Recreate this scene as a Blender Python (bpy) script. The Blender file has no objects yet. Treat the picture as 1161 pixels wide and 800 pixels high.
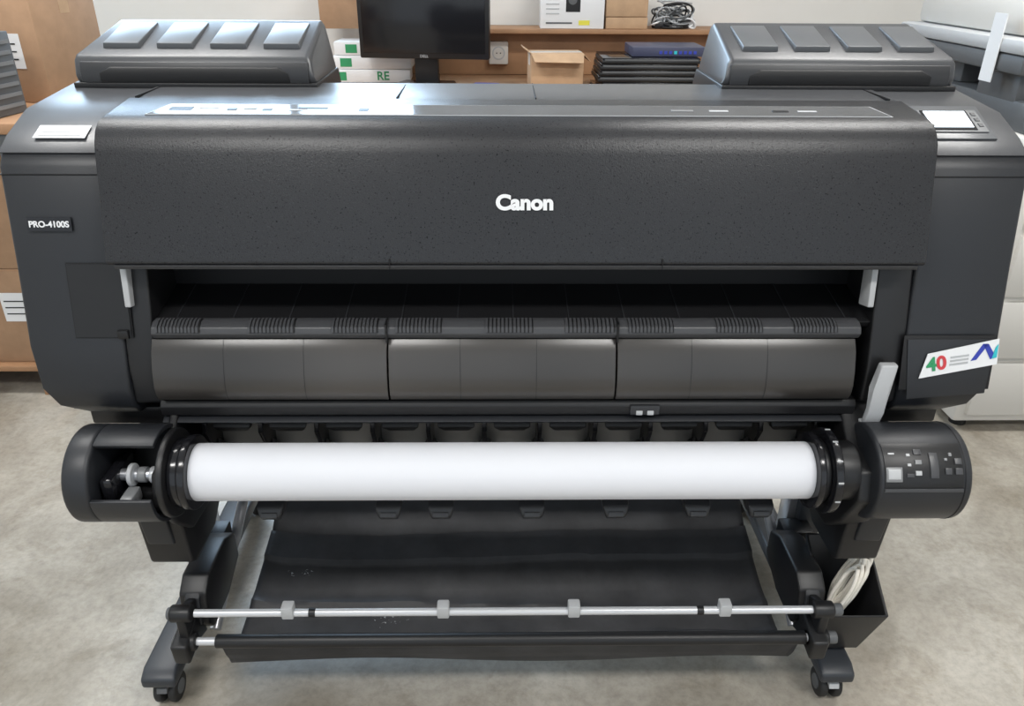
import bpy, bmesh, math, random
from mathutils import Vector, Matrix, Euler
random.seed(4)
S = bpy.context.scene
S.view_settings.view_transform = 'Standard'
COL = S.collection

# ------------------------------------------------------------------ materials
def mat(name, col, rough=0.5, metal=0.0, bump=0.0, bscale=200.0, var=0.0, vscale=5.0, spec=0.5,
        emit=None, estr=0.0, coat=0.0, trans=0.0, detail=4.0, speck=0.0, spscale=300.0):
    m = bpy.data.materials.new(name); m.use_nodes = True
    nt = m.node_tree; b = nt.nodes['Principled BSDF']
    b.inputs['Base Color'].default_value = (*col, 1)
    b.inputs['Roughness'].default_value = rough
    b.inputs['Metallic'].default_value = metal
    b.inputs['Specular IOR Level'].default_value = spec
    b.inputs['Coat Weight'].default_value = coat
    b.inputs['Transmission Weight'].default_value = trans
    if emit:
        b.inputs['Emission Color'].default_value = (*emit, 1)
        b.inputs['Emission Strength'].default_value = estr
    tc = nt.nodes.new('ShaderNodeTexCoord')
    if var > 0:
        n = nt.nodes.new('ShaderNodeTexNoise'); n.inputs['Scale'].default_value = vscale
        n.inputs['Detail'].default_value = detail; n.inputs['Roughness'].default_value = 0.6
        nt.links.new(tc.outputs['Object'], n.inputs['Vector'])
        r = nt.nodes.new('ShaderNodeValToRGB')
        r.color_ramp.elements[0].position = 0.3; r.color_ramp.elements[1].position = 0.7
        r.color_ramp.elements[0].color = (*[max(0, c*(1-var)) for c in col], 1)
        r.color_ramp.elements[1].color = (*[min(1, c*(1+var)) for c in col], 1)
        nt.links.new(n.outputs['Fac'], r.inputs['Fac'])
        nt.links.new(r.outputs['Color'], b.inputs['Base Color'])
    if bump > 0 or speck > 0:
        n2 = nt.nodes.new('ShaderNodeTexNoise'); n2.inputs['Scale'].default_value = bscale
        n2.inputs['Detail'].default_value = 2.0
        nt.links.new(tc.outputs['Object'], n2.inputs['Vector'])
        bp = nt.nodes.new('ShaderNodeBump'); bp.inputs['Strength'].default_value = bump
        bp.inputs['Distance'].default_value = 0.001
        nt.links.new(n2.outputs['Fac'], bp.inputs['Height'])
        nt.links.new(bp.outputs['Normal'], b.inputs['Normal'])
    if speck > 0:
        n3 = nt.nodes.new('ShaderNodeTexNoise'); n3.inputs['Scale'].default_value = spscale
        n3.inputs['Detail'].default_value = 1.0
        nt.links.new(tc.outputs['Object'], n3.inputs['Vector'])
        # fine moulded pits: less specular where the noise is low
        mr = nt.nodes.new('ShaderNodeMapRange'); mr.inputs['From Min'].default_value = .24; mr.inputs['From Max'].default_value = .37
        mr.inputs['To Min'].default_value = spec*.4; mr.inputs['To Max'].default_value = spec
        nt.links.new(n3.outputs['Fac'], mr.inputs['Value']); nt.links.new(mr.outputs['Result'], b.inputs['Specular IOR Level'])
        r3 = nt.nodes.new('ShaderNodeValToRGB')
        r3.color_ramp.elements[0].position = .25; r3.color_ramp.elements[1].position = .37
        r3.color_ramp.elements[0].color = (*[c*(1-speck) for c in col], 1); r3.color_ramp.elements[1].color = (*col, 1)
        e = r3.color_ramp.elements.new(.64); e.color = (*col, 1)
        e = r3.color_ramp.elements.new(.76); e.color = (*[c*1.7 for c in col], 1)
        nt.links.new(n3.outputs['Fac'], r3.inputs['Fac']); nt.links.new(r3.outputs['Color'], b.inputs['Base Color'])
    return m

M = {}
M['cover'] = mat('cover_textured_plastic', (0.017, 0.0175, 0.020), 0.33, bump=0.38, bscale=520, speck=.75, spscale=400)
M['deck'] = mat('top_sheen_grey', (0.058, 0.060, 0.065), 0.34, bump=0.12, bscale=500)  # lighter grey for top parts, their reflected light put into the colour
M['pad'] = mat('grey_pad_plastic', (0.10, 0.105, 0.112), 0.34)
M['tower'] = mat('tower_plastic', (0.017, 0.0185, 0.022), 0.42, bump=0.12, bscale=600)
M['black'] = mat('black_plastic', (0.009, 0.009, 0.010), 0.42)
M['blackgl'] = mat('black_gloss_plastic', (0.009, 0.009, 0.011), 0.16)
M['dark'] = mat('dark_interior', (0.004, 0.004, 0.005), 0.6)
M['hinge'] = mat('hinge_grey', (0.028, 0.029, 0.032), 0.4)
M['bar'] = mat('bar_grey', (0.055, 0.056, 0.060), 0.38)
M['smoke'] = mat('smoked_panel', (0.040, 0.036, 0.033), 0.30, var=0.5, vscale=2.6, spec=0.7, detail=1.0)  # colour mottling stands in for the uneven reflections on the flaps
M['window'] = mat('viewing_window', (0.065, 0.068, 0.074), 0.06, spec=1.0, var=0.2, vscale=9)
M['silver'] = mat('aluminium', (0.62, 0.63, 0.66), 0.3, metal=0.85)
M['rod'] = mat('light_grey_rod', (0.62, 0.63, 0.65), 0.3, metal=0.3)
M['lgrey'] = mat('light_grey_plastic', (0.45, 0.46, 0.47), 0.45)
M['mgrey'] = mat('mid_grey_plastic', (0.20, 0.205, 0.21), 0.4)
M['white'] = mat('white_print', (0.80, 0.81, 0.82), 0.5)
M['paper'] = mat('roll_paper', (0.76, 0.77, 0.81), 0.55)
M['screen'] = mat('lit_touchscreen', (0.8, 0.85, 0.9), 0.2, emit=(0.80, 0.90, 1.0), estr=0.85)
M['cloth'] = mat('basket_cloth', (0.040, 0.040, 0.043), 0.55, bump=0.3, bscale=120, var=0.35, vscale=11)
M['foot'] = mat('stand_paint', (0.030, 0.034, 0.041), 0.42)
M['rubber'] = mat('caster_rubber', (0.015, 0.015, 0.015), 0.6)
M['cable'] = mat('beige_cable', (0.74, 0.70, 0.62), 0.45)
M['carton'] = mat('cardboard', (0.38, 0.235, 0.14), 0.85, var=0.10, vscale=14)
M['carton2'] = mat('cardboard_light', (0.50, 0.33, 0.20), 0.85, var=0.1, vscale=14)
M['wood'] = mat('desk_board', (0.36, 0.20, 0.105), 0.6, var=0.15, vscale=7)
M['wood2'] = mat('pale_wood', (0.72, 0.52, 0.32), 0.6, var=0.1, vscale=20)
M['cream'] = mat('copier_shell', (0.64, 0.62, 0.58), 0.5)
M['copgrey'] = mat('copier_grey', (0.10, 0.105, 0.11), 0.5)
M['green'] = mat('print_green', (0.03, 0.30, 0.12), 0.5)
M['yellow'] = mat('print_yellow', (0.75, 0.70, 0.08), 0.5)
M['blue'] = mat('print_blue', (0.03, 0.05, 0.38), 0.5)
M['teal'] = mat('print_teal', (0.03, 0.48, 0.55), 0.5)
M['red'] = mat('print_red', (0.6, 0.05, 0.06), 0.5)
M['navy'] = mat('switch_case', (0.05, 0.055, 0.10), 0.45)
M['wallm'] = mat('painted_wall', (0.76, 0.745, 0.71), 0.85, bump=0.15, bscale=80, var=0.02, vscale=3)
M['ceilm'] = mat('ceiling_tiles', (0.8, 0.8, 0.79), 0.9)
M['frame'] = mat('window_frame_paint', (0.8, 0.8, 0.8), 0.4)
M['skirt'] = mat('skirting', (0.4, 0.39, 0.37), 0.5)

# concrete floor
m = bpy.data.materials.new('concrete_floor'); m.use_nodes = True
nt = m.node_tree; b = nt.nodes['Principled BSDF']
tc = nt.nodes.new('ShaderNodeTexCoord')
def noise(sc, det, ro, dist=0):
    n = nt.nodes.new('ShaderNodeTexNoise'); n.inputs['Scale'].default_value = sc; n.inputs['Detail'].default_value = det
    n.inputs['Roughness'].default_value = ro; n.inputs['Distortion'].default_value = dist
    nt.links.new(tc.outputs['Object'], n.inputs['Vector']); return n
def ramp(n, p0, c0, p1, c1):
    r = nt.nodes.new('ShaderNodeValToRGB'); e = r.color_ramp.elements
    e[0].position = p0; e[0].color = (*c0, 1); e[1].position = p1; e[1].color = (*c1, 1)
    nt.links.new(n.outputs['Fac'], r.inputs['Fac']); return r
def mul(a, b_, f):
    mx = nt.nodes.new('ShaderNodeMix'); mx.data_type = 'RGBA'; mx.blend_type = 'MULTIPLY'; mx.inputs[0].default_value = f
    nt.links.new(a, mx.inputs[6]); nt.links.new(b_, mx.inputs[7]); return mx.outputs[2]
n1 = noise(3.0, 9, .66, .5); n2 = noise(55, 7, .7); n4 = noise(1.4, 4, .55, .3); n5 = noise(9, 8, .75, .5)
r1 = ramp(n1, .36, (0.30, 0.27, 0.225), .64, (0.47, 0.437, 0.38))
r2 = ramp(n2, .3, (.68, .68, .68), .58, (1, 1, 1))
r4 = ramp(n4, .40, (.74, .71, .66), .58, (1.0, 1.0, 1.0))
r5 = ramp(n5, .36, (.60, .56, .49), .48, (1, 1, 1))
c = mul(r1.outputs['Color'], r2.outputs['Color'], .75); c = mul(c, r4.outputs['Color'], .8); c = mul(c, r5.outputs['Color'], .4)
nt.links.new(c, b.inputs['Base Color'])
mrr = nt.nodes.new('ShaderNodeMapRange'); mrr.inputs['To Min'].default_value = .22; mrr.inputs['To Max'].default_value = .46
nt.links.new(n1.outputs['Fac'], mrr.inputs['Value']); nt.links.new(mrr.outputs['Result'], b.inputs['Roughness'])
bp = nt.nodes.new('ShaderNodeBump'); bp.inputs['Strength'].default_value = 0.12; bp.inputs['Distance'].default_value = 0.002
nt.links.new(n2.outputs['Fac'], bp.inputs['Height']); nt.links.new(bp.outputs['Normal'], b.inputs['Normal'])
M['floor'] = m

# ------------------------------------------------------------------ mesh helpers
def empty(name, loc=(0, 0, 0), rotz=0):
    o = bpy.data.objects.new(name, None); o.location = loc; o.rotation_euler = (0, 0, rotz)
    o.empty_display_size = 0.1
    COL.objects.link(o); return o

def finish(name, bm, material, parent=None, bevel=0.0, seg=3, lim=35):
    bmesh.ops.recalc_face_normals(bm, faces=bm.faces)
    if bevel > 0:
        es = [e for e in bm.edges if len(e.link_faces) == 2 and e.calc_face_angle(0) > math.radians(lim)]
        bmesh.ops.bevel(bm, geom=es, offset=bevel, segments=seg, affect='EDGES', profile=0.5, clamp_overlap=True)
    for f in bm.faces: f.smooth = True
    me = bpy.data.meshes.new(name); bm.to_mesh(me); bm.free()
    me.set_sharp_from_angle(angle=math.radians(38))
    me.materials.append(M[material] if isinstance(material, str) else material)
    o = bpy.data.objects.new(name, me); COL.objects.link(o)
    if parent: o.parent = parent
    return o

def box(name, x0, x1, y0, y1, z0, z1, material, parent=None, bevel=0.002, seg=2):
    bm = bmesh.new()
    bmesh.ops.create_cube(bm, size=1)
    for v in bm.verts:
        v.co = Vector(((x0+x1)/2+v.co.x*(x1-x0), (y0+y1)/2+v.co.y*(y1-y0), (z0+z1)/2+v.co.z*(z1-z0)))
    return finish(name, bm, material, parent, bevel, seg)

def prism(name, prof, x0, x1, material, parent=None, bevel=0.002, seg=3, fn=None, lim=35):
    """profile of (y,z) points extruded along X"""
    bm = bmesh.new()
    a = [bm.verts.new((x0, y, z)) for y, z in prof]
    c = [bm.verts.new((x1, y, z)) for y, z in prof]
    n = len(prof)
    bm.faces.new(a); bm.faces.new(c)
    for i in range(n):
        bm.faces.new((a[i], a[(i+1) % n], c[(i+1) % n], c[i]))
    if fn:
        for v in bm.verts: v.co = Vector(fn(v.co))
    return finish(name, bm, material, parent, bevel, seg, lim)

def prismz(name, poly, z0, z1, material, parent=None, bevel=0.002, seg=2):
    bm = bmesh.new()
    a = [bm.verts.new((x, y, z0)) for x, y in poly]
    c = [bm.verts.new((x, y, z1)) for x, y in poly]
    n = len(poly); bm.faces.new(a); bm.faces.new(c)
    for i in range(n): bm.faces.new((a[i], a[(i+1) % n], c[(i+1) % n], c[i]))
    return finish(name, bm, material, parent, bevel, seg)

def cyl(name, p0, p1, r, material, parent=None, r2=None, n=32, bevel=0.0, cap=True):
    p0 = Vector(p0); p1 = Vector(p1); d = p1-p0
    bm = bmesh.new()
    bmesh.ops.create_cone(bm, cap_ends=cap, cap_tris=False, segments=n, radius1=r, radius2=r if r2 is None else r2, depth=d.length)
    q = Vector((0, 0, 1)).rotation_difference(d.normalized()).to_matrix().to_4x4()
    bmesh.ops.transform(bm, matrix=Matrix.Translation((p0+p1)/2) @ q, verts=bm.verts)
    return finish(name, bm, material, parent, bevel, 3, 50)

def tube(name, pts, r, material, parent=None):
    cu = bpy.data.curves.new(name, 'CURVE'); cu.dimensions = '3D'; cu.bevel_depth = r; cu.bevel_resolution = 3
    sp = cu.splines.new('BEZIER'); sp.bezier_points.add(len(pts)-1)
    for p, c in zip(sp.bezier_points, pts):
        p.co = c; p.handle_left_type = p.handle_right_type = 'AUTO'
    cu.materials.append(M[material])
    o = bpy.data.objects.new(name, cu); COL.objects.link(o)
    if parent: o.parent = parent
    return o

def text(name, body, size, loc, rot, material, parent, ext=0.0006, off=0.0, align='CENTER', sx=1):
    cu = bpy.data.curves.new(name, 'FONT'); cu.body = body; cu.size = size; cu.extrude = ext; cu.offset = off
    cu.align_x = align; cu.align_y = 'CENTER'; cu.materials.append(M[material])
    o = bpy.data.objects.new(name, cu); o.location = loc; o.rotation_euler = rot; o.scale = (sx, 1, 1)
    COL.objects.link(o); o.parent = parent
    return o

def slab(name, quad, th, material, parent=None, bevel=0.0):
    q = [Vector(p) for p in quad]
    n = (q[1]-q[0]).cross(q[3]-q[0]).normalized()
    bm = bmesh.new()
    a = [bm.verts.new(p) for p in q]; c = [bm.verts.new(p+n*th) for p in q]
    bm.faces.new(a); bm.faces.new(c)
    for i in range(4): bm.faces.new((a[i], a[(i+1) % 4], c[(i+1) % 4], c[i]))
    return finish(name, bm, material, parent, bevel, 2)

# ------------------------------------------------------------------ room
box('floor', -4, 4, -4, 3.0, -0.1, 0, 'floor', bevel=0)
box('ceiling', -4, 4, -4, 3.0, 2.9, 3.0, 'ceilm', bevel=0)
WY0, WY1 = 2.80, 3.0
wx0, wx1, wz0, wz1 = -2.7, -0.45, 1.50, 2.8
bm = bmesh.new()
for (x0, x1, z0, z1) in [(-4, wx0, 0, 2.9), (wx1, 4, 0, 2.9), (wx0, wx1, 0, wz0), (wx0, wx1, wz1, 2.9)]:
    r = bmesh.ops.create_cube(bm, size=1)
    for v in r['verts']:
        v.co = Vector(((x0+x1)/2+v.co.x*(x1-x0), (WY0+WY1)/2+v.co.y*(WY1-WY0), (z0+z1)/2+v.co.z*(z1-z0)))
finish('wall_back', bm, 'wallm')
box('wall_left', -4.1, -4, -4, 3, 0, 2.9, 'wallm', bevel=0)
box('wall_right', 4, 4.1, -4, 3, 0, 2.9, 'wallm', bevel=0)
box('baseboard_back', -4, 4, 2.785, 2.80, 0, 0.1, 'skirt')
W = empty('window_1')
for i, (x0, x1, z0, z1) in enumerate([(wx0, wx1, wz0, wz0+.05), (wx0, wx1, wz1-.05, wz1), (wx0, wx0+.05, wz0, wz1), (wx1-.05, wx1, wz0, wz1),
                                      (-1.94, -1.89, wz0, wz1), (-1.16, -1.11, wz0, wz1)]):
    box('window_bar_%d' % i, x0, x1, 2.86, 2.92, z0, z1, 'frame', W)

# ------------------------------------------------------------------ printer
P = empty('large_format_printer')
prism('rear_deck', [(.072, 1.06), (.072, 1.117), (.12, 1.121), (.24, 1.124), (.255, 1.120), (.30, 1.08), (.45, 1.06), (.45, .62), (.10, .62), (.10, 1.0)],
      -.640, .640, 'deck', P, .005)
for x in (-.64+.012, -.20, .03, .62):
    box('deck_seam', x-.0008, x+.0008, .085, .25, 1.10, 1.1236, 'dark', P, 0)
tw = [(-.040, 1.056), (-.052, 1.040), (-.080, .893), (-.108, .76), (-.124, .69), (-.120, .655), (-.100, .632), (-.06, .622), (.40, .622), (.45, .66), (.45, 1.05), (.31, 1.10),
      (.24, 1.122), (.06, 1.104), (-.01, 1.076)]
def twfn(s):
    def f(c):
        x, y, z = c
        if abs(x) > .72:
            x = s*.797
            if z < .64: x = s*.735
            elif z < .67: x = s*.770
            elif z < .70: x = s*.788
            if z > 1.08: x = s*.790
            if y > .2 and z > .7: x = s*.800
        return (x, y, z)
    return f
for s, nm in ((-1, 'left'), (1, 'right')):
    a, c = (-.797, -.642) if s < 0 else (.642, .797)
    prism('tower_'+nm, tw, a, c, 'tower', P, .006, fn=twfn(s))
    prism('tower_top_'+nm, [(-.0405, 1.0575), (-.0425, 1.0595), (-.010, 1.0790), (.06, 1.107), (.24, 1.125), (.31, 1.104), (.31, 1.1), (.24, 1.120), (.06, 1.102), (-.01, 1.074), (-.036, 1.056)],
          a if s < 0 else c*.998, (c if s < 0 else a), 'deck', P, .0008)  # thin top skin, lighter than the tower to carry its reflected sheen
    ci = -.594 if s < 0 else .583
    prism('cheek_'+nm, [(-.070, .91), (-.098, .80), (-.115, .72), (-.118, .66), (-.06, .63), (.1, .63), (.1, .95)],
          s*.642, ci, 'black', P, .005)
    lx = -.624 if s < 0 else .571
    prism('cover_arm_'+nm, [(-.104, .828), (-.092, .895), (-.06, .895), (-.07, .82)], lx-.005, lx+.005, 'lgrey', P, .002)
cp = [(.075, 1.123), (-.018, 1.1115), (-.034, 1.105), (-.048, 1.0945), (-.059, 1.080), (-.066, 1.064), (-.080, 1.020), (-.119, .910), (-.117, .905), (-.09, .902), (-.06, .905), (.02, .95), (.06, 1.04)]
def cvfn(c):
    x, y, z = c
    k = max(0, min(1, (z-.905)/.19))
    if y < -.02: x *= 1+.010*k
    return (x, y, z)
prism('front_cover', cp, -.634, .634, 'cover', P, .006, fn=cvfn)
for x in (-.20, .222):
    box('cover_seam', x-.0008, x+.0008, -.121, -.06, .9, .916, 'dark', P, 0)
prism('cover_lip', [(-.1185, .9055), (-.1205, .905), (-.1195, .899), (-.09, .897), (-.09, .903)], -.622, .622, 'hinge', P, .0006)
sz = lambda y: 1.1115+(y+.018)*.1237
def strip(name, x0, x1, y0, y1, off, mt, taper=0):
    slab(name, [(x0, y0, sz(y0)+off), (x1, y0, sz(y0)+off), (x1-taper, y1, sz(y1)+off), (x0+taper*1.3, y1, sz(y1)+off)], .0008, mt, P)
strip('window_border', -.574, .582, -.0165, .0365, .0001, 'lgrey', .016)
strip('viewing_window', -.571, .579, -.0148, .0345, .0006, 'window', .016)
for x0, x1, t0, t1, mt in [(-.545, -.51, .004, .020, 'black'), (-.50, -.47, .012, .018, 'lgrey'), (-.455, -.44, .004, .014, 'black'), (-.43, -.41, .008, .017, 'mgrey'), (-.40, -.385, .002, .012, 'black'), (-.36, -.33, .003, .008, 'lgrey'),
                           (-.345, -.30, .012, .020, 'black'), (-.25, -.235, .003, .016, 'black'), (.24, .275, .004, .012, 'mgrey'), (.30, .33, .004, .011, 'lgrey'), (.40, .425, .004, .011, 'black'), (.44, .47, .004, .010, 'lgrey')]:
    strip('window_reflection', x0, x1, t0, t1, .0012, mt)  # coloured patches stand in for objects reflected in the window strip
tilt = math.radians(70.5)
text('maker_logo', 'Canon', .031, (.008, -.0915, .996), (tilt, 0, 0), 'white', P, .0008, .0014, sx=1.06)
tt = math.radians(78.5)
slab('model_badge', [(-.765, -.0735, .945), (-.697, -.0735, .945), (-.697, -.0695, .966), (-.765, -.0695, .966)], .0015, 'blackgl', P)
text('model_text', 'PRO-4100S', .0132, (-.731, -.0742, .9555), (tt, 0, 0), 'white', P, .0004, .0004)
slab('left_door', [(-.718, -.1055, .775), (-.625, -.1055, .775), (-.625, -.0805, .895), (-.718, -.0805, .895)], .001, 'dark', P)
slab('left_door_face', [(-.716, -.107, .777), (-.627, -.107, .777), (-.627, -.082, .893), (-.716, -.082, .893)], .001, 'black', P)
box('left_door_latch', -.648, -.630, -.112, -.10, .775, .79, 'black', P)
slab('left_label', [(-.752, -.020, 1.0765), (-.672, -.020, 1.0765), (-.672, .010, 1.0895), (-.752, .010, 1.0895)], .001, 'white', P)
for k in range(3):
    slab('label_print', [(-.745, -.016+k*.008, 1.0796+k*.0034), (-.68-.01*k, -.016+k*.008, 1.0796+k*.0034), (-.68-.01*k, -.013+k*.008, 1.0809+k*.0034), (-.745, -.013+k*.008, 1.0809+k*.0034)], .0006, 'lgrey', P)
box('tower_slit_left', -.797, -.64, -.0555, -.052, 1.028, 1.0295, 'dark', P, 0)
slab('screen_frame', [(.650, -.014, 1.0770), (.757, -.014, 1.0770), (.762, .078, 1.1115), (.650, .078, 1.1115)], .003, 'pad', P, .001)
slab('screen_bezel', [(.655, .0, 1.0860), (.750, .0, 1.0860), (.752, .060, 1.1090), (.655, .060, 1.1090)], .002, 'mgrey', P, .001)
slab('screen_glass', [(.658, .003, 1.0895), (.732, .003, 1.0895), (.734, .056, 1.1098), (.658, .056, 1.1098)], .001, 'blackgl', P)
slab('touchscreen', [(.662, .008, 1.0926), (.728, .008, 1.0926), (.730, .052, 1.1094), (.662, .052, 1.1094)], .001, 'screen', P)
slab('screen_icon_bar', [(.663, .009, 1.0941), (.727, .009, 1.0941), (.727, .015, 1.0964), (.663, .015, 1.0964)], .0006, 'lgrey', P)
for k in range(3):
    slab('screen_key', [(.739, .012+k*.015, 1.0930+k*.0057), (.746, .012+k*.015, 1.0930+k*.0057), (.746, .020+k*.015, 1.0961+k*.0057), (.739, .020+k*.015, 1.0961+k*.0057)], .001, 'bar', P)
box('tower_slit_right', .64, .797, -.0555, -.052, 1.028, 1.0295, 'dark', P, 0)
slab('right_door', [(.635, -.1305, .690), (.788, -.1285, .690), (.790, -.108, .780), (.635, -.108, .780)], .002, 'dark', P, .001)
slab('right_door_face', [(.650, -.1355, .675), (.780, -.1335, .685), (.786, -.112, .775), (.640, -.112, .775)], .002, 'tower', P, .001)
def dpt(x, z, off=.0045):
    return (x, -.112-(.777-z)*.232-off, z)
slab('sticker', [dpt(.664, .712), dpt(.791, .736), dpt(.789, .778), dpt(.674, .753)], .0012, 'white', P)
text('sticker_digits_a', '4', .032, dpt(.682, .735, .0066), (math.radians(77), math.radians(-10), 0), 'green', P, .0004, .001)
text('sticker_digits_b', '0', .032, dpt(.698, .738, .0066), (math.radians(77), math.radians(-10), 0), 'red', P, .0004, .001)
for k in range(3):
    z = .746-k*.006
    slab('sticker_line', [dpt(.712, z, .006), dpt(.742, z+.004, .006), dpt(.742, z+.007, .006), dpt(.712, z+.003, .006)], .0006, 'lgrey', P)
slab('sticker_swoosh', [dpt(.746, .742, .006), dpt(.755, .744, .006), dpt(.772, .770, .006), dpt(.763, .770, .006)], .0008, 'blue', P)
slab('sticker_swoosh_b', [dpt(.778, .745, .006), dpt(.787, .748, .006), dpt(.772, .770, .006), dpt(.763, .770, .006)], .0008, 'blue', P)
slab('sticker_swoosh_c', [dpt(.780, .746, .0065), dpt(.788, .748, .0065), dpt(.788, .770, .0065), dpt(.784, .764, .0065)], .0008, 'teal', P)
prism('release_lever', [(-.140, .74), (-.148, .70), (-.150, .655), (-.142, .628), (-.132, .628), (-.138, .66), (-.136, .70), (-.125, .74)], .584, .612, 'lgrey', P, .003,
      fn=lambda c: (c.x+(.010 if c.z > .72 else 0), c.y, c.z))
box('release_lever_foot', .582, .616, -.142, -.10, .622, .632, 'lgrey', P, .002)

# ink tank covers
def inkbox(nm, x0, x1):
    prof = [(.205, 1.125), (.199, 1.140), (.206, 1.166), (.214, 1.174), (.360, 1.222), (.378, 1.214), (.40, 1.127)]
    def f(c):
        x, y, z = c
        t = (y-.21)/.16
        if abs(x) > .6: x -= math.copysign(.03, x)*max(0, min(1, t))
        elif z > 1.15: x += math.copysign(.012, x)
        return (x, y, z)
    prism('ink_cover_'+nm, prof, x0, x1, 'deck', P, .007, fn=f)
    prism('ink_front_'+nm, [(.197, 1.127), (.1965, 1.146), (.2020, 1.163), (.208, 1.163), (.206, 1.127)], x0+.012, x1-.012, 'hinge', P, .002)
    prism('ink_front_recess_'+nm, [(.195, 1.127), (.1935, 1.146), (.1965, 1.155), (.206, 1.155), (.206, 1.127)], x0+.045, x1-.045, 'dark', P, .003,
          fn=lambda c: (c.x+(math.copysign(.02, (x0+x1)/2-c.x) if c.z > 1.15 else 0), c.y, c.z))
    prism('ink_base_'+nm, [(.193, 1.119), (.193, 1.129), (.40, 1.132), (.42, 1.10)], x0-.002, x1+.002, 'black', P, .002)
    for k in range(4):
        cx = x0+(.075 if x0 < 0 else .072)+k*.0945
        sl = (1.222-1.174)/(.360-.214)
        y0, y1 = .238, .338
        z0 = 1.174+(y0-.214)*sl; z1 = 1.174+(y1-.214)*sl
        bm = bmesh.new()
        wd = .033
        pts = [(cx-wd, y0, z0-.002), (cx+wd, y0, z0-.002), (cx+wd, y1, z1-.002), (cx-wd, y1, z1-.002),
               (cx-wd+.002, y0-.002, z0+.009), (cx+wd-.002, y0-.002, z0+.009), (cx+wd-.001, y1, z1+.003), (cx-wd+.001, y1, z1+.003)]
        v = [bm.verts.new(p) for p in pts]
        for q in ((0, 1, 2, 3), (4, 5, 6, 7), (0, 1, 5, 4), (1, 2, 6, 5), (2, 3, 7, 6), (3, 0, 4, 7)):
            bm.faces.new([v[i] for i in q])
        finish('ink_pad_'+nm, bm, 'pad', P, .0015)
inkbox('left', -.778, -.355)
inkbox('right', .368, .786)

# paper exit
prism('exit_floor', [(-.085, .785), (-.092, .797), (.10, .835), (.10, .78)], -.594, .583, 'black', P, .001)
for i in range(13):
    x = -.56+i*.092
    prism('exit_rib', [(-.088, .797), (.08, .8305), (.08, .8325), (-.088, .799)], x-.0008, x+.0008, 'hinge', P, 0)
for i in range(8):
    x = -.50+i*.145
    prism('exit_back_tab', [(.075, .83), (.06, .86), (.10, .90), (.10, .83)], x, x+.09, 'hinge', P, .002)
prism('hinge_bar', [(-.110, .776), (-.116, .786), (-.112, .796), (-.100, .802), (-.085, .802), (-.085, .772)], -.592, .560, 'bar', P, .002)
for x in (-.2135, .1615):
    box('hinge_bar_joint', x-.0015, x+.0015, -.118, -.09, .772, .804, 'dark', P, 0)
for a, c in [(172, 222), (277, 330), (372, 425), (445, 498), (548, 603), (640, 697), (713, 765), (815, 868), (905, 955)]:
    x0 = (a-586)*.00141; x1 = (c-586)*.00141
    n = 12
    prism('hinge_plate', [(-.1172, .789), (-.114, .797), (-.101, .8035), (-.09, .8035), (-.09, .789)], x0, x1, 'dark', P, .0006, 1)
    for k in range(n):
        xa = x0+(x1-x0)*k/n
        prism('hinge_knuckle', [(-.1178, .790), (-.1148, .7985), (-.102, .8048), (-.092, .8048), (-.092, .790)], xa, xa+(x1-x0)/n*.62, 'bar', P, 0)
pw = [(-.107, .774), (-.120, .755), (-.131, .725), (-.136, .700), (-.135, .684), (-.129, .672), (-.118, .668), (-.10, .700), (-.095, .765)]
for a, c in [(-.596, -.215), (-.212, .160), (.163, .556)]:
    prism('output_flap', pw, a, c, 'smoke', P, .0008)
for x in (-.48, -.35, -.095, .03, .285, .41):
    prism('flap_rib', [(y-.0004, z) for y, z in pw[:6]]+[(-.12, .68), (-.1, .76)], x-.0004, x+.0004, 'black', P, 0)
# lower bar
prism('lower_bar', [(-.118, .664), (-.124, .655), (-.122, .638), (-.11, .630), (0, .630), (0, .664)], -.600, .575, 'black', P, .002)
prism('lower_bar_shelf', [(-.118, .632), (-.128, .627), (-.12, .620), (0, .615), (0, .632)], -.600, .575, 'tower', P, .001)
box('bar_latch', .190, .240, -.129, -.12, .640, .658, 'hinge', P, .002)
box('bar_latch_mark', .200, .211, -.131, -.125, .641, .649, 'lgrey', P, .001)
box('bar_latch_mark_b', .219, .230, -.131, -.125, .641, .649, 'lgrey', P, .001)
box('body_core', -.63, .63, .02, .44, .63, 1.05, 'dark', P, .002)
prism('guide_back', [(-.02, .62), (.0, .62), (.06, .40), (.03, .39), (-.03, .50)], -.60, .57, 'mgrey', P, .002)
for i in range(12):
    x = -.548+i*.098
    prism('guide_rib', [(-.085, .618), (-.095, .585), (-.06, .52), (-.02, .46), (.0, .62)], x-.004, x+.004, 'blackgl', P, .0015)
    prism('guide_rib_foot', [(-.05, .545), (-.058, .525), (-.03, .485), (-.0, .49)], x-.020, x+.020, 'hinge', P, .002,
          fn=lambda c, x=x: (x+(c.x-x)*(.35 if c.z > .53 else 1), c.y, c.z))
    if i < 11:
        prism('guide_tongue', [(-.09, .606), (-.098, .596), (-.085, .582), (-.06, .575), (-.05, .606)], x+.016, x+.082, 'black', P, .003,
              fn=lambda c, x=x: (x+.049+(c.x-x-.049)*(.7 if c.z < .59 else 1), c.y, c.z))
box('guide_rail', -.60, .575, -.06, -.02, .600, .62, 'black', P, .002)

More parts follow.
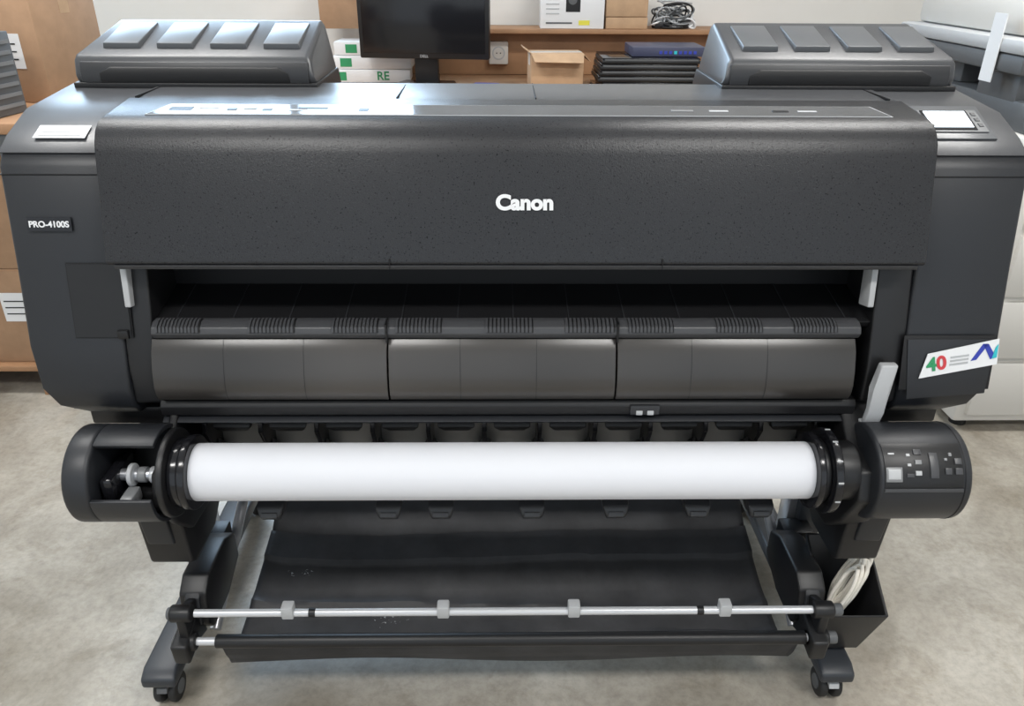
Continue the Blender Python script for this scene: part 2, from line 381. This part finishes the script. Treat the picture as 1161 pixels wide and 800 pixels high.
# roll feed unit (built at nominal width, drawn in to its real width by RS)
RS = .948
AY, AZ = -.180, .563
before = set(bpy.data.objects)
def ring_pts(r, a0, a1, n=40):
    return [(AY-math.cos(math.radians(a0+(a1-a0)*i/n))*r, AZ+math.sin(math.radians(a0+(a1-a0)*i/n))*r) for i in range(n+1)]
R = .081
full = ring_pts(R, 0, 352, 44)
prism('housing_end_left', full, -.757, -.712, 'tower', P, .008, lim=50)
cs = ring_pts(R, 66, 360, 44)+ring_pts(R-.008, 360, 66, 44)
prism('housing_shell_left', cs, -.713, -.612, 'tower', P, .0015, lim=50)
box('housing_core_left', -.711, -.615, AY-.03, AY+.06, AZ-.06, AZ-.020, 'black', P, .006)
box('housing_block_left', -.706, -.684, AY-.055, AY+.03, AZ-.02, AZ+.022, 'blackgl', P, .006)
box('housing_catch_left', -.672, -.650, AY-.068, AY-.03, AZ-.028, AZ-.005, 'mgrey', P, .004)
cyl('spindle_left', (-.690, AY-.018, AZ+.008), (-.59, AY-.018, AZ+.008), .010, 'silver', P, bevel=.002)
cyl('spindle_collar_left', (-.670, AY-.018, AZ+.008), (-.662, AY-.018, AZ+.008), .019, 'lgrey', P, bevel=.002)
cyl('spindle_collar_mid', (-.655, AY-.018, AZ+.008), (-.640, AY-.018, AZ+.008), .013, 'mgrey', P, bevel=.002)
cyl('spindle_collar_left_b', (-.634, AY-.018, AZ+.008), (-.618, AY-.018, AZ+.008), .014, 'rod', P, bevel=.002)
prism('housing_right', full, .605, .763, 'tower', P, .008, lim=50)
prism('housing_groove_right_b', ring_pts(R+.0006, 0, 352, 44), .748, .7495, 'dark', P, 0)
def on_drum(name, x0, x1, a0, a1, mt, h=.002, r0=R-.002):
    po = [(AY-math.cos(math.radians(a0+(a1-a0)*i/6))*(R+h), AZ+math.sin(math.radians(a0+(a1-a0)*i/6))*(R+h)) for i in range(7)]
    pi = [(AY-math.cos(math.radians(a1+(a0-a1)*i/6))*r0, AZ+math.sin(math.radians(a1+(a0-a1)*i/6))*r0) for i in range(7)]
    prism(name, po+pi, x0, x1, mt, P, .0006, 2)
on_drum('roll_panel', .612, .745, 14, 66, 'black', .0012)
on_drum('roll_panel_ledge', .612, .745, 10, 14, 'bar', .003)
on_drum('roll_tab', .613, .640, 22, 38, 'mgrey', .004)
on_drum('roll_tab_face', .616, .637, 25, 36, 'lgrey', .0045)
for x0, x1, a0, a1, mt in [(.620, .630, 52, 54, 'lgrey'), (.650, .656, 50, 53, 'lgrey'), (.663, .676, 52, 58, 'bar'), (.663, .674, 41, 46, 'mgrey'),
                           (.650, .656, 39, 42, 'lgrey'), (.663, .673, 29, 34, 'lgrey'), (.688, .702, 26, 54, 'bar'), (.713, .718, 45, 48, 'mgrey'),
                           (.713, .724, 30, 37, 'bar'), (.730, .742, 41, 48, 'bar'), (.730, .742, 30, 37, 'bar'), (.648, .660, 27, 31, 'bar'), (.722, .727, 50, 54, 'mgrey')]:
    on_drum('roll_button', x0, x1, a0, a1, mt, .0032)
for s, nm in ((-1, 'left'), (1, 'right')):
    ins, outs = s*.606, s*.640
    prism('arm_'+nm, [(-.10, .655), (-.165, .60), (-.225, .59), (-.24, .54), (-.20, .47), (-.15, .42), (.1, .40), (.30, .46), (.30, .63)], outs if s > 0 else -.622, ins if s < 0 else .585, 'black', P, .006)
    prism('bracket_'+nm, [(-.175, .50), (-.160, .350), (-.145, .338), (-.04, .338), (.10, .43), (.12, .60), (-.1, .60)], s*.700, s*.618, 'black', P, .006)
    prism('bracket_rib_'+nm, [(-.185, .49), (-.170, .40), (-.14, .38), (0, .38), (0, .5)], s*.690, s*.640, 'tower', P, .004)
def disc(nm, x0, x1, r, mt, b=.003):
    cyl(nm, (x0, AY, AZ), (x1, AY, AZ), r, mt, P, n=64, bevel=b)
disc('flange_outer_left', -.606, -.594, .074, 'black'); disc('flange_left', -.594, -.576, .058, 'blackgl'); disc('flange_face_left', -.576, -.562, .063, 'blackgl')
disc('flange_face_right', .512, .524, .064, 'blackgl'); disc('flange_mid_right', .524, .536, .055, 'black'); disc('flange_outer_right', .536, .550, .072, 'blackgl'); disc('flange_right', .550, .590, .050, 'black')
for k in range(5):
    a = math.radians(-10+k*28)
    box('flange_mark', .5385, .5475, AY-.0715*math.cos(a)-.0015, AY-.0715*math.cos(a)+.0015, AZ+.0715*math.sin(a)-.0015, AZ+.0715*math.sin(a)+.0015, 'lgrey', P, .0003)
cyl('spindle', (-.60, AY, AZ), (.60, AY, AZ), .020, 'black', P)
PR = empty('paper_roll')
cyl('paper_cylinder', (-.562, AY, AZ), (.512, AY, AZ), .0478, 'paper', PR, n=96, bevel=.001)
for o in set(bpy.data.objects)-before:
    if o.type == 'MESH':
        for v in o.data.vertices: v.co.x *= RS
for s, nm in ((-1, 'left'), (1, 'right')):
    box('under_tower_'+nm, min(s*.74, s*.60), max(s*.74, s*.60), -.09, .38, .60, .635, 'black', P, .005)
# small tongues beneath the roll
for px in (300, 433, 492, 595, 690, 783, 855):
    x = (px-578)*.00157
    prism('tongue_arm', [(-.02, .49), (-.12, .462), (-.12, .452), (-.02, .475)], x-.010, x+.010, 'black', P, .002)
    prism('tongue', [(-.105, .480), (-.150, .464), (-.158, .449), (-.150, .436), (-.120, .438), (-.105, .455)], x-.025, x+.025, 'hinge', P, .005,
          fn=lambda c, x=x: (x+(c.x-x)*(.72 if c.z < .45 else 1), c.y, c.z))
    prism('tongue_slot', [(-.156, .457), (-.1605, .450), (-.155, .443), (-.14, .448)], x-.014, x+.014, 'bar', P, .001)

# ---------------- stand
for s, nm in ((-1, 'left'), (1, 'right')):
    cx = -.690 if s < 0 else .630
    prism('foot_beam_'+nm, [(-.198, .066), (-.198, .088), (-.175, .100), (.45, .100), (.47, .088), (.47, .066)], cx-.033, cx+.033, 'foot', P, .006)
    box('upright_'+nm, cx-.022, cx+.030, .06, .15, .10, .62, 'foot', P, .006)
    box('upright_rail_'+nm, cx-.01-s*.028, cx+.01-s*.028, .08, .13, .10, .60, 'silver', P, .003)
    for yy in (-.160, .42):
        cyl('caster_wheel', (cx-.022, yy, .030), (cx-.006, yy, .030), .030, 'rubber', P, bevel=.005)
        cyl('caster_wheel', (cx+.006, yy, .030), (cx+.022, yy, .030), .030, 'rubber', P, bevel=.005)
        cyl('caster_hub', (cx-.0235, yy, .030), (cx+.0235, yy, .030), .015, 'copgrey', P)
        cyl('caster_stem', (cx, yy, .03), (cx, yy, .070), .012, 'black', P)
        prism('caster_brake', [(yy-.034, .046), (yy-.030, .056), (yy-.01, .062), (yy-.01, .052)], cx-.010, cx+.010, 'copgrey' if s < 0 else 'lgrey', P, .001)
    ax = -.604 if s < 0 else .568
    prism('basket_arm_'+nm, [(-.160, .195), (-.150, .262), (-.12, .285), (-.02, .285), (.03, .26), (.03, .20), (-.05, .17), (-.14, .17)], ax-.030, ax+.022, 'black', P, .006)
    prism('basket_arm_rib_'+nm, [(-.166, .20), (-.156, .255), (-.14, .27), (-.14, .19)], ax-.018, ax+.010, 'tower', P, .003)
    prism('arm_lower_'+nm, [(-.14, .16), (-.18, .175), (-.23, .168), (-.235, .215), (-.18, .225), (-.14, .235)], ax-.024, ax+.006, 'black', P, .005)
    box('arm_link_'+nm, min(cx, ax), max(cx, ax), .02, .07, .20, .26, 'black', P, .004)
    cyl('basket_rod_'+nm, (ax+s*-.018, .40, .42), (ax+s*.000, -.10, .12), .011, 'silver', P)
    for (yy, zz, rr) in ((-.20, .265, .016), (-.205, .200, .017)):
        cyl('rod_clamp', (ax-.024, yy, zz), (ax+.014, yy, zz), rr, 'black', P, bevel=.004)
        cyl('rod_clamp_cap', (ax+s*.010, yy, zz), (ax+s*.030, yy, zz), rr*.7, 'copgrey', P, bevel=.002)
    prism('clamp_post_'+nm, [(-.215, .19), (-.215, .27), (-.19, .275), (-.14, .25), (-.14, .19)], ax-.012, ax+.004, 'black', P, .004)
box('stand_crossbar', -.66, .61, .40, .44, .16, .24, 'foot', P, .004)
cyl('basket_front_rod', (-.585, -.20, .265), (.560, -.20, .265), .0072, 'rod', P)
for px in (320, 495, 643, 815):
    x = (px-578)*.00161
    box('rod_clip', x-.011, x+.011, -.210, -.188, .257, .284, 'lgrey', P, .003)
for px in (347, 787):
    x = (px-578)*.00161
    cyl('rod_ring', (x-.006, -.2, .265), (x+.006, -.2, .265), .0082, 'black', P)
cyl('basket_roller', (-.555, -.205, .200), (.540, -.205, .200), .0125, 'black', P, bevel=.002)
cyl('basket_roller_axle', (-.59, -.205, .200), (.575, -.205, .200), .0075, 'rod', P)
# basket cloth: hangs in three flat panels joined at two fold lines
prof = [(.42, .44), (.34, .36), (.27, .292), (.19, .226), (.122, .176), (.118, .181), (.065, .160), (.060, .150), (.0, .118), (-.05, .098), (-.10, .084), (-.135, .082), (-.155, .092), (-.170, .125), (-.182, .165), (-.198, .195)]
bm = bmesh.new(); NX = 90; sub = []
for i in range(len(prof)-1):
    for k in range(8):
        t = k/8; sub.append((prof[i][0]*(1-t)+prof[i+1][0]*t, prof[i][1]*(1-t)+prof[i+1][1]*t))
sub.append(prof[-1])
grid = []
for j, (y, z) in enumerate(sub):
    row = []
    for i in range(NX+1):
        u = i/NX; x = -.548+u*1.080
        x += (u-.5)*-2*.012*math.sin(y*9)*1.0
        dz = .0025*math.sin(x*8+y*9)+.0015*math.sin(x*21-y*15)+.0010*math.sin(x*43+y*40)
        for fx in (-.18, .17): dz += -.0045*math.exp(-abs(x-fx-.02*y)/.005)
        dz += .006*math.exp(-abs(y+.03+.012*math.sin(x*5))/.006)
        edge = abs(u-.5)*2
        dz += .012*max(0, edge-.9)/.10*(1 if y > -.15 else 0)
        w_ = max(0, min(1, (y+.15)/.06))
        row.append(bm.verts.new((x, y+.006*math.sin(x*4)*w_, z+dz*w_-(.006*math.sin(x*9+1) if y < -.09 and y > -.16 else 0))))
    grid.append(row)
for j in range(len(sub)-1):
    for i in range(NX): bm.faces.new((grid[j][i], grid[j][i+1], grid[j+1][i+1], grid[j+1][i]))
cl = finish('basket_cloth', bm, 'cloth', P)
md = cl.modifiers.new('th', 'SOLIDIFY'); md.thickness = .002
bm = bmesh.new()
for k in range(44):
    x = -.27+random.gauss(0, .028); y = -.065+random.gauss(0, .012); z = .110
    if k > 30: x = -.49+random.random()*.06; y = .01+random.random()*.03; z = .150
    s_ = .0034
    v = [bm.verts.new((x+random.uniform(-s_, s_), y+random.uniform(-s_, s_), z+random.uniform(0, .003))) for _ in range(3)]
    bm.faces.new(v)
finish('paper_scraps', bm, 'lgrey', P)
# accessory bin
bm = bmesh.new()
def ringv(x0, x1, y0, y1, z): return [bm.verts.new(p) for p in ((x0, y0, z), (x1, y0, z), (x1, y1, z), (x0, y1, z))]
bx = -.010
to = ringv(.590+bx, .715+bx, -.180, -.040, .275); bo = ringv(.612+bx, .690+bx, -.150, -.055, .110)
ti = ringv(.595+bx, .710+bx, -.175, -.045, .275); bi = ringv(.617+bx, .685+bx, -.145, -.060, .116)
to[0].co.z = to[1].co.z = ti[0].co.z = ti[1].co.z = .225; to[2].co.z = to[3].co.z = ti[2].co.z = ti[3].co.z = .310
for a_, b_ in ((to, bo), (ti, bi), (to, ti)):
    for i in range(4): bm.faces.new((a_[i], a_[(i+1) % 4], b_[(i+1) % 4], b_[i]))
bm.faces.new(bo); bm.faces.new(bi)
finish('accessory_bin', bm, 'black', P, .003)
C = empty('power_cable')
for k in range(7):
    pts = []
    cx, cy = .632+.007*k, -.128+.005*k
    for j in range(9):
        a = 2*math.pi*j/8+k*.2
        pts.append((cx+.026*math.cos(a)+.004*k*math.sin(k), cy+.018*math.sin(a+.5), .238+.050*math.sin(a+1.4)+.003*k))
    tube('cable_loop', pts, .0042, 'cable', C)

# ------------------------------------------------------------------ background: desk
DZ = .83
D = empty('desk')
box('desk_top', -1.15, 1.25, 1.95, 2.78, DZ-.03, DZ, 'wood', D, .003)
for x in (-1.1, 1.2):
    for y in (2.0, 2.72): box('desk_leg', x-.03, x+.03, y-.03, y+.03, 0, DZ-.03, 'copgrey', D)
D2 = empty('wall_shelf')
box('shelf_panel', -.60, 1.15, 2.66, 2.70, DZ+.002, 1.02, 'wood', D2, .002)
box('shelf_ledge', -.60, 1.15, 2.56, 2.795, 1.02, 1.04, 'wood', D2, .002)
Mo = empty('computer_monitor', (-.345, 2.25, DZ+.001), math.radians(-6))
box('monitor_housing', -.275, .275, -.02, .03, .115, .47, 'black', Mo, .006)
box('monitor_glass', -.258, .258, -.0225, -.018, .138, .455, 'blackgl', Mo, .001)
text('monitor_mark', 'DELL', .016, (0, -.0215, .126), (math.pi/2, 0, 0), 'lgrey', Mo)
prism('monitor_neck', [(.02, .0), (.01, .20), (.04, .20), (.06, .0)], -.05, .05, 'black', Mo, .004)
prismz('monitor_base', [(-.11, -.08), (.11, -.08), (.13, .02), (.11, .10), (-.11, .10), (-.13, .02)], 0, .015, 'blackgl', Mo, .004)
B = empty('pen_tray', (-.09, 2.10, DZ+.001))
prismz('tray', [(-.06, -.04), (.06, -.04), (.07, .03), (-.05, .05)], 0, .035, 'blue', B, .012)

def carton(name, x, y, z, w, d, h, mt='carton', rot=0, tape=True, label=None, openf=False):
    E = empty(name, (x, y, z), math.radians(rot))
    box('body', -w/2, w/2, -d/2, d/2, 0, h, mt, E, .003)
    if tape:
        box('tape', -w/2-.0006, w/2+.0006, -.022, .022, h-.05, h+.0008, 'carton2' if mt == 'carton' else 'cream', E, 0)
        slab('flap_gap', [(-w/2, -.0015, h+.001), (w/2, -.0015, h+.001), (w/2, .0015, h+.001), (-w/2, .0015, h+.001)], .0004, 'dark', E)
    box('edge_seam', -w/2+.0, w/2, -d/2-.0008, -d/2+.001, h*.985, h*.99, 'wood', E, 0)
    if label:
        lx, lz, lw, lh = label
        slab('label', [(lx, -d/2-.001, lz), (lx+lw, -d/2-.001, lz), (lx+lw, -d/2-.001, lz+lh), (lx, -d/2-.001, lz+lh)], .0008, 'white', E)
        for q in range(3):
            zz = lz+lh*(.25+.22*q)
            slab('label_line', [(lx+lw*.1, -d/2-.0022, zz), (lx+lw*.8, -d/2-.0022, zz), (lx+lw*.8, -d/2-.0022, zz+.004), (lx+lw*.1, -d/2-.0022, zz+.004)], .0004, 'black', E)
    if openf:
        slab('flap_front', [(-w/2, -d/2, h), (w/2, -d/2, h), (w/2-.01, -d/2-.05, h-.03), (-w/2+.01, -d/2-.05, h-.025)], .003, mt, E)
        slab('flap_side', [(w/2, -d/2, h), (w/2, d/2, h), (w/2+.03, d/2-.01, h-.03), (w/2+.03, -d/2+.01, h-.03)], .003, mt, E)
        slab('flap_left', [(-w/2, -d/2, h), (-w/2, d/2, h), (-w/2-.03, d/2-.01, h+.02), (-w/2-.03, -d/2+.01, h+.02)], .003, mt, E)
    return E
carton('cardboard_box', .205, 2.24, DZ+.001, .22, .16, .145, 'carton2', 4, openf=True)
carton('cardboard_box', -.72, 2.60, 1.041, .22, .18, .20, 'carton', 0)
for k in range(3):
    E = empty('paper_ream', (-.60+.01*k, 2.46, DZ+.001+k*.0565), math.radians(3-k*2))
    box('wrapper', -.17, .17, -.09, .09, 0, .055, 'white', E, .004)
    box('print_band', -.16+.02*k, -.11+.02*k, -.0912, -.085, .010, .045, 'green', E, 0)
    if k == 0: text('print_text', 'RE', .05, (.05, -.0915, .027), (math.pi/2, 0, 0), 'green', E, .0006, .001)
E = empty('wall_socket', (-.035, 2.66, .93))
box('plate', -.045, .045, -.035, 0, -.05, .05, 'cream', E, .006)
cyl('recess_ring', (0, -.036, .0), (0, -.03, .0), .030, 'lgrey', E); cyl('recess', (0, -.0365, 0), (0, -.03, 0), .024, 'cream', E)
for sx in (-.009, .009): cyl('pin_hole', (sx, -.0372, 0), (sx, -.03, 0), .003, 'dark', E)
E = empty('laptop_stack', (.575, 2.2, DZ+.001))
z = 0.0
for k in range(6):
    ox = random.uniform(-.012, .012)
    box('laptop_base', -.2+ox, .2+ox, -.13, .13, z, z+.014, 'black', E, .004)
    box('laptop_lid', -.198+ox, .198+ox, -.128, .13, z+.016, z+.022, 'blackgl', E, .002)
    box('laptop_edge', -.19+ox, .19+ox, -.1295, .12, z+.012, z+.018, 'copgrey', E, 0)
    z += .0235
E = empty('network_switch', (.64, 2.22, DZ+.1425))
box('switch_case', -.13, .17, -.11, .11, 0, .036, 'navy', E, .002)
for k in range(8): box('port', -.02+k*.02, -.008+k*.02, -.112, -.105, .010, .022, 'teal' if k == 3 else 'blue', E, 0)
E = empty('product_box', (.30, 2.64, 1.041))
box('body', -.145, .145, -.06, .06, 0, .22, 'white', E, .002)
box('picture', -.03, .035, -.0612, -.055, .07, .19, 'black', E, 0)
cyl('picture_lens', (0, -.063, .12), (0, -.06, .12), .02, 'copgrey', E)
for k in range(5): box('line', -.12, -.06, -.0612, -.055, .06+k*.02, .065+k*.02, 'lgrey', E, 0)
box('yellow_logo', .03, .08, -.0612, -.055, .015, .035, 'yellow', E, 0)
box('logo', -.12, .0, -.0612, -.055, .02, .027, 'copgrey', E, 0)
carton('cardboard_box', .55, 2.65, 1.041, .19, .14, .05, 'carton2', 0, tape=False)
carton('cardboard_box', .545, 2.65, 1.0925, .19, .14, .10, 'carton2', 3, tape=True)
E = empty('cable_pile', (.77, 2.65, 1.041))
for k in range(24):
    pts = [(random.uniform(-.1, .1), random.uniform(-.05, .05), .006+.005*k*random.random()) for _ in range(6)]
    tube('cable', pts, .004, random.choice(['copgrey', 'black', 'lgrey', 'white']), E)
box('adapter', -.09, -.02, -.05, 0, 0, .03, 'black', E, .005); box('adapter', .02, .1, -.04, .04, .0, .04, 'lgrey', E, .005)
E = empty('wooden_board', (.60, 2.00, DZ+.001)); box('board', -.06, .17, -.05, .05, 0, .012, 'wood2', E, .002)

# ------------------------------------------------------------------ left: shelf with cartons
Sh = empty('storage_shelf')
box('shelf_board', -2.3, -1.36, .95, 1.75, .885, .915, 'wood', Sh, .003)
for x in (-2.27, -1.41):
    for y in (.98, 1.70): box('shelf_post', x-.02, x+.02, y-.02, y+.02, 0, .885, 'copgrey', Sh)
carton('cardboard_box', -1.60, 1.46, .916, .42, .3, .30, 'carton', -10, label=(.06, .10, .09, .1))
carton('cardboard_box', -1.62, 1.47, 1.2175, .40, .3, .25, 'carton2', -6)
E = empty('rack_module', (-1.555, 1.08, .916), math.radians(-8))
box('chassis', -.12, .12, -.08, .08, 0, .22, 'copgrey', E, .003)
for k in range(7): box('slot', -.11, .11, -.083, -.078, .02+k*.028, .033+k*.028, 'mgrey', E, 0)
for k in range(7): box('slot_side', .118, .123, -.07, .07, .02+k*.028, .03+k*.028, 'mgrey', E, 0)
Pa = empty('pallet')
for k in range(5): box('slat', -2.22, -1.48, 1.05+k*.14, 1.14+k*.14, .09, .11, 'wood', Pa)
for x in (-2.18, -1.87, -1.53): box('bearer', x-.04, x+.04, 1.05, 1.66, 0, .09, 'wood', Pa)
carton('cardboard_box', -1.78, 1.33, .111, .55, .5, .33, 'carton', 0, label=(.14, .15, .1, .1))
carton('cardboard_box', -1.79, 1.33, .4425, .53, .5, .40, 'carton', 0)

# ------------------------------------------------------------------ right: photocopier
K = empty('photocopier')
box('cabinet', 1.40, 2.15, .82, 1.65, .03, .90, 'cream', K, .01)
for z0 in (.06, .26, .46, .66):
    box('drawer', 1.43, 2.12, .805, .83, z0, z0+.185, 'cream', K, .006)
    box('drawer_handle', 1.65, 1.9, .80, .815, z0+.12, z0+.15, 'copgrey', K, .004)
for k in range(26): box('side_louvre', 1.3965, 1.405, .9, 1.5, .10+k*.03, .104+k*.03, 'lgrey', K, 0)
box('engine', 1.42, 2.15, .86, 1.65, .90, .98, 'copgrey', K, .008)
box('output_bay_back', 1.45, 2.15, 1.35, 1.65, .98, 1.06, 'copgrey', K, .008)
box('scanner', 1.38, 2.15, .95, 1.68, 1.05, 1.10, 'copgrey', K, .010)
box('scanner_top', 1.375, 2.15, .94, 1.685, 1.10, 1.14, 'lgrey', K, .012)
box('scanner_post', 1.42, 1.52, 1.0, 1.2, .97, 1.06, 'copgrey', K, .006)
box('document_feeder', 1.42, 2.10, 1.0, 1.66, 1.14, 1.25, 'cream', K, .02)
box('feeder_tray', 1.5, 1.9, 1.05, 1.6, 1.25, 1.272, 'lgrey', K, .006)
box('hanging_notice', 1.371, 1.374, 1.06, 1.12, 1.02, 1.20, 'white', K, 0)
for x in (1.45, 2.1):
    for y in (.87, 1.6): cyl('copier_foot', (x, y, 0), (x, y, .035), .025, 'black', K)

# ------------------------------------------------------------------ lights
def area(name, loc, rot, sx, sy, power, col=(1, 1, 1)):
    L = bpy.data.lights.new(name, 'AREA'); L.shape = 'RECTANGLE'; L.size = sx; L.size_y = sy; L.energy = power; L.color = col
    o = bpy.data.objects.new(name, L); o.location = loc; o.rotation_euler = rot; COL.objects.link(o); return o
M['lampface'] = mat('lamp_diffuser', (1, 1, 1), 0.5, emit=(1, .98, .95), estr=4)
for i, (x, y) in enumerate([(-1.3, -1.6), (1.3, -1.6), (-1.3, .6), (1.3, .6)]):
    E = empty('ceiling_light', (x, y, 2.9))
    box('lamp_body', -.65, .65, -.17, .17, -.06, 0, 'frame', E, .004)
    box('lamp_face', -.62, .62, -.14, .14, -.065, -.059, 'lampface', E, 0)
    a = area('lamp_source', (0, 0, -.075), (0, 0, 0), 1.2, .28, 38, (1, .985, .96)); a.parent = E
area('daylight_outside_window', (-1.55, 3.3, 2.15), (math.radians(-90), 0, 0), 2.6, 1.6, 175, (.56, .77, 1.0))
w = bpy.data.worlds.new('World'); S.world = w; w.use_nodes = True
w.node_tree.nodes['Background'].inputs['Color'].default_value = (.84, .92, 1.0, 1)
w.node_tree.nodes['Background'].inputs['Strength'].default_value = 1.0

# ------------------------------------------------------------------ camera
cam = bpy.data.cameras.new('Camera'); cam.sensor_width = 36; cam.lens = 880/1161*36
co = bpy.data.objects.new('Camera', cam); COL.objects.link(co)
Rm = Matrix.Rotation(math.radians(-1.0), 4, 'Z') @ Matrix.Rotation(math.radians(90-27), 4, 'X') @ Matrix.Rotation(math.radians(.4), 4, 'Z')
co.matrix_world = Matrix.Translation((-.03, -1.25, 1.33)) @ Rm
S.camera = co
